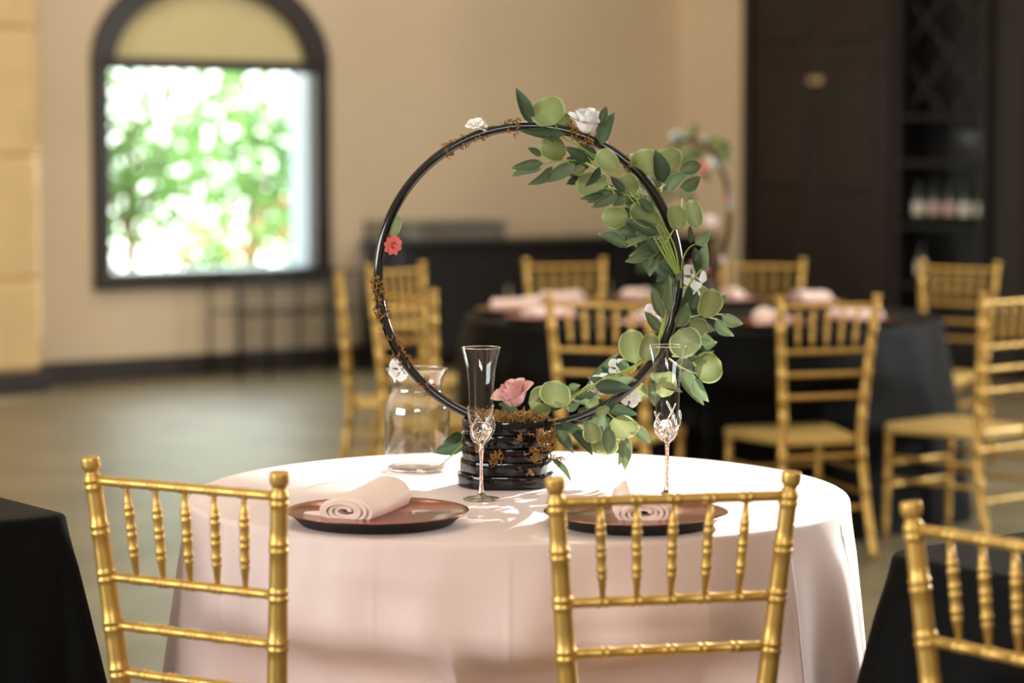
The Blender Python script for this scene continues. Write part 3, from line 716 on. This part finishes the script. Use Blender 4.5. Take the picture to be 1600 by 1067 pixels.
# ---------------------------------------------------------------- champagne flutes
def flute(p, rz, label):
    r=empty('champagne_flute',(p[0],p[1],TTOP+.0006),rz,label,'flute','sculpted champagne flutes')
    outer=[(.0035,.102),(.009,.106),(.0155,.116),(.0195,.132),(.0215,.150),(.0225,.18),(.0235,.21),(.0265,.240),(.0315,.263),(.0362,.279)]
    inner=[(.0350,.279),(.0303,.262),(.0253,.240),(.0223,.21),(.0212,.18),(.0200,.152),(.0175,.134),(.0135,.119),(.007,.110),(.0,.108)]
    MB().lathe([(0.,.1015)]+outer[:-1]+[(.0357,.2788)],40,open_top=True).build('bowl',M['glass'],r)
    MB().tube([Vector((.0357*math.cos(2*PI*k/48),.0357*math.sin(2*PI*k/48),.2792)) for k in range(49)],.0007,6,False).build('rim',M['crystal'],r)
    # lily relief wrapping the bottom of the bowl: petals of thick glass
    cup=MB(); rr=random.Random(3)
    for k in range(5):
        a0=k*1.257+.2; pts=[]; rad=[]
        for j in range(15):
            t=j/14; a=a0+1.5*t; z=.106+.066*t*(.8+.25*(k%2)); br=(.0085+.0145*min(1,t*1.9)**.7)+.0012
            pts.append(Vector((br*math.cos(a),br*math.sin(a),z))); rad.append(.0036*(1-.55*t)*(1+.25*math.sin(5*t+k)))
        cup.tube(pts,rad,6)
    cup.build('lily_relief',M['crystal'],r)
    m=MB(); m.lathe([(.0,.107),(.0120,.1105),(.0172,.121),(.0180,.131),(.011,.141),(.0,.145)],16,rfun=lambda q,i:1+.12*math.sin(3*q+i)); m.build('glass_heart',M['crystal'],r)
    bt=MB()
    for k in range(4):
        a0=k*PI/2; bt.tube(pathsmooth([Vector((.002*math.cos(a0),.002*math.sin(a0),.098)),Vector((.0105*math.cos(a0+.2),.0105*math.sin(a0+.2),.107)),Vector((.0178*math.cos(a0+.5),.0178*math.sin(a0+.5),.119)),Vector((.0225*math.cos(a0+.9),.0225*math.sin(a0+.9),.135))],4),lambda i:.0016 if i<9 else .0009,5)
    bt.build('metal_sepal',M['rose_stem'],r)
    prof=[(.0055,.006),(.0048,.012),(.0036,.022),(.0031,.035),(.0035,.05),(.0029,.065),(.0033,.08),(.0042,.09),(.0052,.0955),(.0036,.098),(.0046,.101),(.0030,.104)]
    MB().lathe(prof,14,rfun=lambda q,i:1+.18*math.sin(2*q+i*1.3)).build('stem',M['rose_stem'],r)
    MB().lathe([(.0,.0),(.0325,.0),(.0335,.0012),(.032,.0026),(.024,.0035),(.015,.0048),(.009,.0075),(.005,.012),(.0,.013)],40,rfun=lambda q,i:1+.012*math.sin(16*q)).build('foot',M['pewter'],r)
    return r
flute(px(752,781,4.40),.4,'champagne flute standing left, in front of the black slab base')
flute(px(1042,777,4.44),2.4,'champagne flute standing right, in front of the eucalyptus leaves')

# ---------------------------------------------------------------- glass vase
vp=px(652,737,4.80)
vz=empty('glass_vase',(vp.x,4.80,TTOP+.0006),0,'clear glass jar vase left of the black slab base','vase')
o_=[(.0,.0),(.055,.0),(.0600,.003),(.0635,.010),(.0645,.03),(.0650,.08),(.0652,.115),(.0635,.132),(.0585,.146),(.0525,.155),(.0495,.163),(.0500,.175),(.0535,.188),(.0590,.199),(.0618,.2035)]
i_=[(.0600,.2045),(.0565,.199),(.0515,.189),(.0480,.176),(.0475,.163),(.0505,.1535),(.0565,.1445),(.0613,.131),(.0629,.115),(.0627,.08),(.0622,.03),(.0610,.014),(.056,.009),(.0,.008)]
MB().lathe(o_,56,open_top=True).build('jar',M['vase_glass'],vz)
MB().tube([Vector((.0609*math.cos(2*PI*k/64),.0609*math.sin(2*PI*k/64),.2042)) for k in range(65)],.0014,7,False).build('lip',M['crystal'],vz)
MB().lathe([(.0,.0012),(.054,.0012),(.0585,.004),(.0605,.010),(.054,.0082),(.0,.0072)],48).build('thick_base',M['crystal'],vz)

# ---------------------------------------------------------------- the floral hoop
HD=4.60
base=px(791,756,HD); HB=Vector((base.x,HD,TTOP+.0006))
fh=empty('floral_hoop',HB,0,'black hoop with eucalyptus and roses on a black slab base, on the pink table','centrepiece')
def L(p): return Vector(p)-HB
def hp(x,y,dd=0): return L(px(x,y,HD+dd))
# stacked slabs
rr=random.Random(4)
wid=(.0925,.0905,.0865,.0870,.0862); zc=.0; hh=.0255
for k in range(5):
    n=13; an=[2*PI*(i+rr.uniform(-.28,.28))/n for i in range(n)]; R=wid[k]; z=k*.0257; ox,oy=rr.uniform(-.003,.003),rr.uniform(-.003,.003)
    rad=[R*rr.uniform(.955,1.03) for _ in range(n)]; out=[]
    for i in range(n):
        p=Vector((rad[i]*math.cos(an[i]),rad[i]*math.sin(an[i]),0)); q=Vector((rad[(i+1)%n]*math.cos(an[(i+1)%n]),rad[(i+1)%n]*math.sin(an[(i+1)%n]),0))
        for t in (.10,.3,.5,.7,.90): out.append(p.lerp(q,t)*(1+.006*math.sin(PI*t)))
    m=MB(); N=len(out); rings=[(.97,0),(.992,.0012),(1.0,.004),(1.0,.0205),(.992,.0240),(.965,.0257),(.3,.0257)]
    vs=[Vector((p.x*f+ox,p.y*f+oy,z+h)) for f,h in rings for p in out]; fs=[]
    for r in range(len(rings)-1):
        for i in range(N): fs.append((r*N+i,r*N+(i+1)%N,(r+1)*N+(i+1)%N,(r+1)*N+i))
    fs.append(tuple(reversed(range(N)))); fs.append(tuple(range((len(rings)-1)*N,len(rings)*N)))
    m.add(vs,fs).build('slab',M['slab'],fh,True,35)
STACK=5*.0257
# hoop
hc=hp(826,433); HR=.2865
MB().tube([hc+Vector((HR*math.sin(2*PI*k/120),0,HR*math.cos(2*PI*k/120))) for k in range(121)],.0092,14,False).build('hoop',M['hoop'],fh)
# moss
def curls(mb, c, n, spread, size, flat=(1,1,1)):
    size*=1.25
    for k in range(n):
        p=c+Vector((random.gauss(0,spread*flat[0]),random.gauss(0,spread*flat[1]),random.gauss(0,spread*flat[2])))
        d=Vector((random.gauss(0,1),random.gauss(0,1),random.gauss(0,1))).normalized(); e=d.cross(Vector((random.random(),random.random(),random.random()-.5))).normalized(); a0=random.uniform(0,6); s=size*random.uniform(.6,1.3)
        pts=[p+d*(s*(q/4-.5))+e*(s*.25*math.sin(a0+q*1.6))+d.cross(e)*(s*.2*math.cos(a0+q*2.1)) for q in range(5)]
        mb.tube(pts,[.0008,.0015,.0016,.0012,.0007],3,False)
mm=MB()
for k in range(260):
    a=random.uniform(0,2*PI); q=.078*math.sqrt(random.random()); curls(mm,Vector((q*math.cos(a),q*math.sin(a),STACK+.003)),1,.002,.016,(1,1,.8))
for (x,y,n,sp,dd) in ((848,687,26,.009,-.085),(835,712,20,.007,-.088),(857,700,14,.006,-.075),(775,716,22,.0065,-.088),(812,684,5,.002,-.09),(762,678,12,.005,-.086),(832,739,5,.003,-.09),(750,700,6,.004,-.085),(870,720,8,.006,-.03),(862,680,12,.006,-.07)):
    curls(mm,hp(x,y,dd),n,sp,.013,(1,.35,1))
o=mm.build('moss',M['moss'],fh); o['kind']='stuff'
mm=MB()
def hoopang(x,y):
    v=hp(x,y)-hc; return math.atan2(v.x,v.z)
for (xa,ya,xb,yb,n) in ((692,236,728,218,22),(786,204,812,199,14),(880,206,930,222,34),(587,432,596,495,44),(596,480,606,510,14),(617,520,648,570,26),(664,588,684,600,12),(735,212,762,203,8),(974,262,985,272,8),(848,662,870,662,10)):
    a,b=hoopang(xa,ya),hoopang(xb,yb)
    if b-a>PI: b-=2*PI
    if a-b>PI: a-=2*PI
    for k in range(int(1.5*n)):
        q=random.uniform(a,b); w_=random.uniform(0,2*PI); R2=HR+.0105*math.cos(w_); c=hc+Vector((R2*math.sin(q),.0105*math.sin(w_),R2*math.cos(q))); curls(mm,c,1,.0015,.012)
o=mm.build('hoop_moss',M['moss'],fh); o['kind']='stuff'

# leaves: shared meshes, base at origin, +Y to the tip, unit length and width
def leafmesh(name, wf, m, curl, fold, ns=7):
    mb=MB(); ed=[]; cs=(-1,-.86,0,.86,1)
    for i in range(ns):
        t=i/(ns-1); wv=wf(t)
        for c in cs:
            mb.v.append((c*wv*.5, t, curl*math.sin(t*PI*.9)+fold*abs(c)*wv*.5+.02*math.sin(9*t+3*c)*abs(c))); ed.append(1.0 if (abs(c)>.99 or (t>.97)) else (.35 if c==0 else .0))
    for i in range(ns-1):
        for k in range(4): mb.f.append((i*5+k,i*5+k+1,(i+1)*5+k+1,(i+1)*5+k))
    mb.attr['edge']=ed; return mb.mesh(name,m)
lance=lambda t: max(.02,math.sin(PI*t**.72)**.85) if 0<t<1 else .02
rnd=lambda t: max(.10,2*math.sqrt(max(0,t*(1-t)))**.9) if 0<t<1 else .10
LM={'r':[leafmesh('round_leaf',rnd,M['leaf_round'],c,f,9) for c,f in ((.06,.12),(-.07,.15),(.10,.05))],
    'l':[leafmesh('lance_leaf',lance,M['leaf_lance'],c,f) for c,f in ((.08,.30),(-.10,.22),(.13,.35))],
    'd':[leafmesh('lance_leaf',lance,M['leaf_dark'],c,f) for c,f in ((.07,.28),(-.10,.2))]}
rr=random.Random(12)
def leaf(kind, x0,y0,x1,y1,wpx, dd=None, tilt=None):
    dd = rr.uniform(-.045,.03) if dd is None else dd
    a=hp(x0,y0,dd); b=hp(x1,y1,dd+rr.uniform(-.018,.018)); d=b-a; ln=d.length; d.normalize()
    nrm=Vector((0,-1,0)); nrm=(nrm-d*nrm.dot(d)).normalized(); s=d.cross(nrm)
    q=Matrix.Rotation(rr.uniform(-.55,.55) if tilt is None else tilt,3,d); nrm=q@nrm; s=q@s
    wd=wpx/FPX*HD*(1.12 if kind=='r' else 1.3)
    if kind!='r': a=a-d*(.06*ln); ln*=1.12
    o=link('leaf',rr.choice(LM[kind]),fh)
    m=Matrix(((s.x*wd,d.x*ln,nrm.x*ln,a.x),(s.y*wd,d.y*ln,nrm.y*ln,a.y),(s.z*wd,d.z*ln,nrm.z*ln,a.z),(0,0,0,1)))
    o.matrix_local=m; return o
LEAVES='''d 829 191 807 140 17;r 866 195 847 154 46;r 870 196 894 184 21;l 939 190 948 167 13;d 940 225 959 179 20;d 880 209 816 206 14;r 884 239 842 228 38;l 845 242 826 231 10
l 846 255 801 263 16;l 843 265 800 276 14;l 861 261 825 287 14;l 896 257 850 284 18;r 914 260 893 270 15;r 950 291 899 287 36;d 930 248 903 225 18;d 917 251 884 230 15;r 964 266 934 236 27
d 936 262 915 290 12;l 942 305 906 311 10;l 963 305 926 324 14;l 978 308 958 322 13;r 991 303 972 272 28;l 1006 312 989 272 15;r 982 339 940 338 32;r 1027 350 987 320 36;d 1027 365 980 343 17
l 994 370 949 366 16;l 978 386 936 367 17;l 1032 376 985 398 20;l 1005 397 978 408 12;r 1055 403 1028 371 24;r 1014 273 1003 232 40;r 1051 267 1034 234 42;d 1036 283 1024 236 22
l 1064 266 1095 258 19;l 1043 298 1076 271 18;l 1064 292 1093 277 20;r 1061 360 1051 319 29;r 1089 356 1079 312 24;l 1088 381 1109 360 15;d 1079 379 1079 352 9;d 1085 388 1091 432 13;l 1096 421 1104 381 18
d 1054 431 1029 410 15;d 1051 434 1025 421 13;d 1058 437 1064 427 9;l 1046 486 1047 431 11;l 1036 495 1018 453 14;l 1038 480 1037 447 9;l 1032 517 1009 488 14;r 1101 497 1113 450 37;r 1085 482 1098 446 42
d 1073 482 1078 447 15;d 1081 482 1089 456 13;l 1117 486 1135 462 14;l 1129 492 1159 505 16;l 1120 498 1146 523 15;l 1079 501 1116 515 19;r 1079 502 1103 523 28;l 1058 509 1073 474 19;r 1062 514 1080 556 46
r 992 567 986 514 36;r 1008 564 1019 520 28;r 1086 584 1126 565 42;l 1058 572 1088 563 19;d 1075 560 1092 556 10;l 1064 579 1099 630 21;l 1086 593 1107 626 18;r 989 600 1002 627 31;r 1046 580 1035 620 26
r 826 629 863 624 42;r 868 637 871 594 44;l 920 599 966 554 18;l 945 590 993 595 17;l 973 578 975 562 15;d 932 603 984 606 19;l 911 610 936 622 15;d 806 640 780 632 16;l 884 638 904 632 13;d 862 638 887 625 12
d 864 660 894 706 16;d 894 671 924 710 17;d 877 660 908 670 14;r 922 660 929 692 25;r 916 667 902 683 20;l 945 647 938 688 19;l 950 669 950 708 18;r 946 682 942 711 37;r 959 653 991 680 44;l 992 667 1015 691 15
l 971 688 966 726 15;l 979 686 977 733 15;d 950 637 994 647 15;r 953 638 930 645 12;d 721 679 694 690 14;d 724 694 679 707 19;l 862 718 891 752 8;r 611 370 621 334 20;l 888 606 906 602 9;d 960 630 935 645 12
d 975 300 955 275 12;d 1000 350 985 365 11;l 1018 330 1000 310 14;d 1025 395 1010 372 13;r 935 625 915 640 16;d 905 640 925 655 14;l 850 205 868 222 10;d 898 262 880 275 12'''
for ent in LEAVES.replace('\n',';').split(';'):
    k,*n=ent.split(); leaf(k,*map(float,n))
# a second layer tucked behind and between, following the garland
for (xa,ya,xb,yb,n,ang) in ((895,245,1010,330,11,200),(985,320,1055,430,12,215),(1050,440,1085,560,13,-20),(1000,600,1075,560,5,-40),(870,630,985,600,9,150),(890,660,975,660,9,-80)):
    for k in range(n):
        t=rr.random(); x=lerp(xa,xb,t)+rr.uniform(-13,13); y=lerp(ya,yb,t)+rr.uniform(-13,13); a=math.radians(ang+rr.uniform(-55,55)); l=rr.uniform(24,40)
        leaf(rr.choice('lldd'),x,y,x+l*math.cos(a),y-l*math.sin(a),rr.uniform(11,18),rr.uniform(.008,.05))
# stems
def stem(pts, r, m='stem', dd=-.008, name='stem'):
    P=[hp(p[0],p[1],(p[2] if len(p)>2 else dd)) for p in pts]; P=pathsmooth(P,5); n=len(P)
    return MB().tube(P,lambda i:lerp(r,r*.6,i/(n-1)),6).build(name,M[m],fh)
for o in (-13,-6,0,6,12):
    stem([(1060+o*.2,430,-.01),(1040+o,380,-.014),(1010+o,325,-.018),(975+o*1.3,280,-.02),(935+o*1.4,248+o*.3,-.018),(900+o*.5,224+o,-.012)],.0017,dd=-.01)
for k in range(3):
    o=rr.uniform(-3,3); stem([(880+o,628,-.012),(920+o,605,-.016),(965,585+o,-.014),(1005,562+o,-.012),(1030+o,525,-.012),(1040+o,480,-.014),(1048+o,435,-.014)],.0022)
for pts in ([(1040,380),(1062,340),(1066,310)],[(1030,295),(1044,285),(1062,268)],[(1033,300),(1036,285),(1036,275)],[(1064,450),(1066,410),(1076,388),(1090,380)],[(1060,500),(1085,494),(1105,491),(1130,491)],[(1100,493),(1113,497),(1121,499)],
            [(1045,560),(1065,574),(1088,584)],[(1050,556),(1075,560),(1088,572)],[(985,340),(1005,345),(1030,352)],[(978,386),(1000,377),(1030,366)],[(950,291),(975,300),(1000,312)],[(963,305),(955,296),(945,294)],[(846,257),(868,252),(905,252),(935,268)],[(886,238),(910,250),(950,275)],
            [(921,600),(905,613),(890,628)],[(947,590),(930,600),(918,612)],[(959,653),(950,645),(945,638)],[(945,648),(948,642),(950,634)],[(992,565),(994,575),(985,582)],[(829,190),(826,180),(822,176)],[(868,195),(880,215),(905,228)],[(1032,517),(1036,495),(1044,470)],[(724,694),(704,713),(681,735)],[(721,680),(726,672),(735,662)],[(862,718),(860,700),(862,680)],[(1096,420),(1080,440),(1068,455)]):
    stem(pts,.0017,'stem' if rr.random()<.6 else 'stem_pale')
# flowers
def petalmesh(name, m, R, H, half, flare, ruffle, n=8, k=9):
    """one petal: a piece of a bowl, rounded at the top, its lip rolled outwards"""
    mb=MB()
    for i in range(n):
        for j in range(k):
            c=2*j/(k-1)-1; t=i/(n-1)*(1-.22*abs(c)**3); a=half*c*(.45+.55*math.sin(min(1,t*1.5)*PI/2))
            r=R*(.18+.82*t**.55)+flare*max(0,t-.62)**1.5*(1+.5*abs(c))+ruffle*math.sin(5*c+9*t)*t; z=H*t-.6*flare*max(0,t-.75)**1.3
            mb.v.append((r*math.cos(a),r*math.sin(a),z))
    for i in range(n-1):
        for j in range(k-1): mb.f.append((i*k+j,i*k+j+1,(i+1)*k+j+1,(i+1)*k+j))
    return mb.mesh(name,m)
KINDS={'rose':((3,.17,.98,1.25,.0,.01),(4,.30,.98,1.05,.12,.012),(5,.46,.90,.85,.4,.015),(6,.60,.72,.76,.9,.02)),
       'carnation':((4,.20,.55,1.0,.3,.05),(6,.42,.48,.7,.9,.07),(7,.55,.40,.70,.9,.10),(9,.66,.20,.62,.8,.11)),
       'blossom':((5,.72,.30,.62,.5,.03),)}
PCACHE={}
def rose(x,y,size,key,axis,dd,label=None,kind='rose'):
    c=hp(x,y,dd); q=Vector(axis).normalized().to_track_quat('Z','Y').to_matrix().to_4x4()
    r=empty(kind,c,0); r.parent=fh; tag(r,label)
    s=size/FPX*HD*(.62 if kind!='blossom' else .72)
    core=MB().lathe([(.0,.0),(.10,.05),(.14,.35 if kind!='blossom' else .12),(.08,.55 if kind!='blossom' else .16),(.0,.6 if kind!='blossom' else .18)],12)
    core.v=[tuple(q@(Vector(v)*s)) for v in core.v]; core.build('heart',M[key],r)
    for li,prm in enumerate(KINDS[kind]):
        if (kind,key,li) not in PCACHE: PCACHE[kind,key,li]=petalmesh('petal_'+key,M[key],*prm[1:])
        for k in range(prm[0]):
            a=2*PI*k/prm[0]+li*.8+rr.uniform(-.12,.12)
            o=link('petal',PCACHE[kind,key,li],r); o.matrix_local=q@Matrix.Rotation(a,4,'Z')@Matrix.Rotation(rr.uniform(-.06,.06),4,'Y')@Matrix.Scale(s*rr.uniform(.94,1.06),4)
    return r
def blossom(x,y,size,key,axis,dd,label=None): rose(x,y,size,key,axis,dd,label,'blossom')
rose(915,208,62,'rose_white',(.15,-.25,.95),-.004,'white rose at the top of the hoop')
rose(808,634,68,'rose_pink',(-.30,-.25,.9),-.02,'pink rose on the mossy base')
rose(613,383,28,'coral',(.55,-.75,-.1),-.010,'coral carnation on the left of the hoop','carnation')
blossom(742,196,24,'rose_white',(-.2,-.6,.8),0,'small white blossom on the upper left of the hoop')
blossom(752,198,18,'rose_white',(.4,-.6,.6),-.004)
blossom(990,254,24,'pale_pink',(.4,-.6,.6),.012); blossom(1006,292,26,'rose_white',(.2,-.8,.2),.014)
blossom(626,577,32,'rose_white',(-.2,-.9,.2),.012,'white blossom behind the lower left of the hoop')
blossom(1082,432,34,'rose_white',(.3,-.9,.2),.012); blossom(1078,460,26,'rose_white',(.2,-.8,.4),.010)
blossom(1024,490,30,'pale_pink',(-.4,-.8,.2),.012); blossom(940,602,30,'rose_white',(-.2,-.8,.4),.006); blossom(966,576,28,'rose_white',(0,-.8,.5),.010); blossom(985,622,26,'rose_white',(0,-.8,.3),.014)
blossom(1022,250,16,'pale_pink',(0,-.8,.3),.02)
# a twin of it on the far table, turned so that its leaves face left
f2=copy_tree(fh); f2.location=(FC.x-.03,FC.y,TTOP+.0006); f2.rotation_euler=(0,0,math.radians(118)); tag(f2,'second floral hoop seen edge-on on the far black table','centrepiece')
bpy.context.view_layer.update()
fh_,HB_,HD_=fh,HB,HD
fh=f2; inv=f2.matrix_world.inverted()
def leaf_far(kind,x0,y0,x1,y1,wpx,dd):
    a=px(x0,y0,FC.y+dd); b=px(x1,y1,FC.y+dd+rr.uniform(-.03,.03)); d=b-a; ln=d.length; d.normalize()
    nrm=Vector((0,-1,0)); nrm=(nrm-d*nrm.dot(d)).normalized(); s_=d.cross(nrm); wd=wpx/FPX*FC.y
    o=link('leaf',rr.choice(LM[kind]),f2); o.matrix_local=inv@Matrix(((s_.x*wd,d.x*ln,nrm.x*ln,a.x),(s_.y*wd,d.y*ln,nrm.y*ln,a.y),(s_.z*wd,d.z*ln,nrm.z*ln,a.z),(0,0,0,1)))
for e in 'r 1118 240 1140 222 20;r 1120 245 1146 242 21;r 1105 238 1098 216 19;l 1100 240 1074 232 9;l 1098 246 1072 250 9;r 1112 232 1122 212 18;l 1088 262 1070 290 9;d 1095 268 1110 284 9;r 1082 296 1062 310 18;l 1085 300 1076 330 10;d 1080 280 1064 300 9;r 1092 250 1074 240 16;l 1108 252 1122 268 8;r 1078 322 1066 342 17'.split(';'):
    k,*n_=e.split(); leaf_far(k,*map(float,n_),rr.uniform(-.06,.06))
for (x,y,sz,key,kd) in ((1116,254,17,'rose_white','blossom'),(1098,262,15,'coral','carnation'),(1110,345,18,'pale_pink','blossom')):
    r=rose(800,500,sz*9.45/4.6,key,(.2,-.7,.5),0,None,kd); r.location=inv@px(x,y,FC.y-.05); r.rotation_euler=(0,0,-math.radians(118))
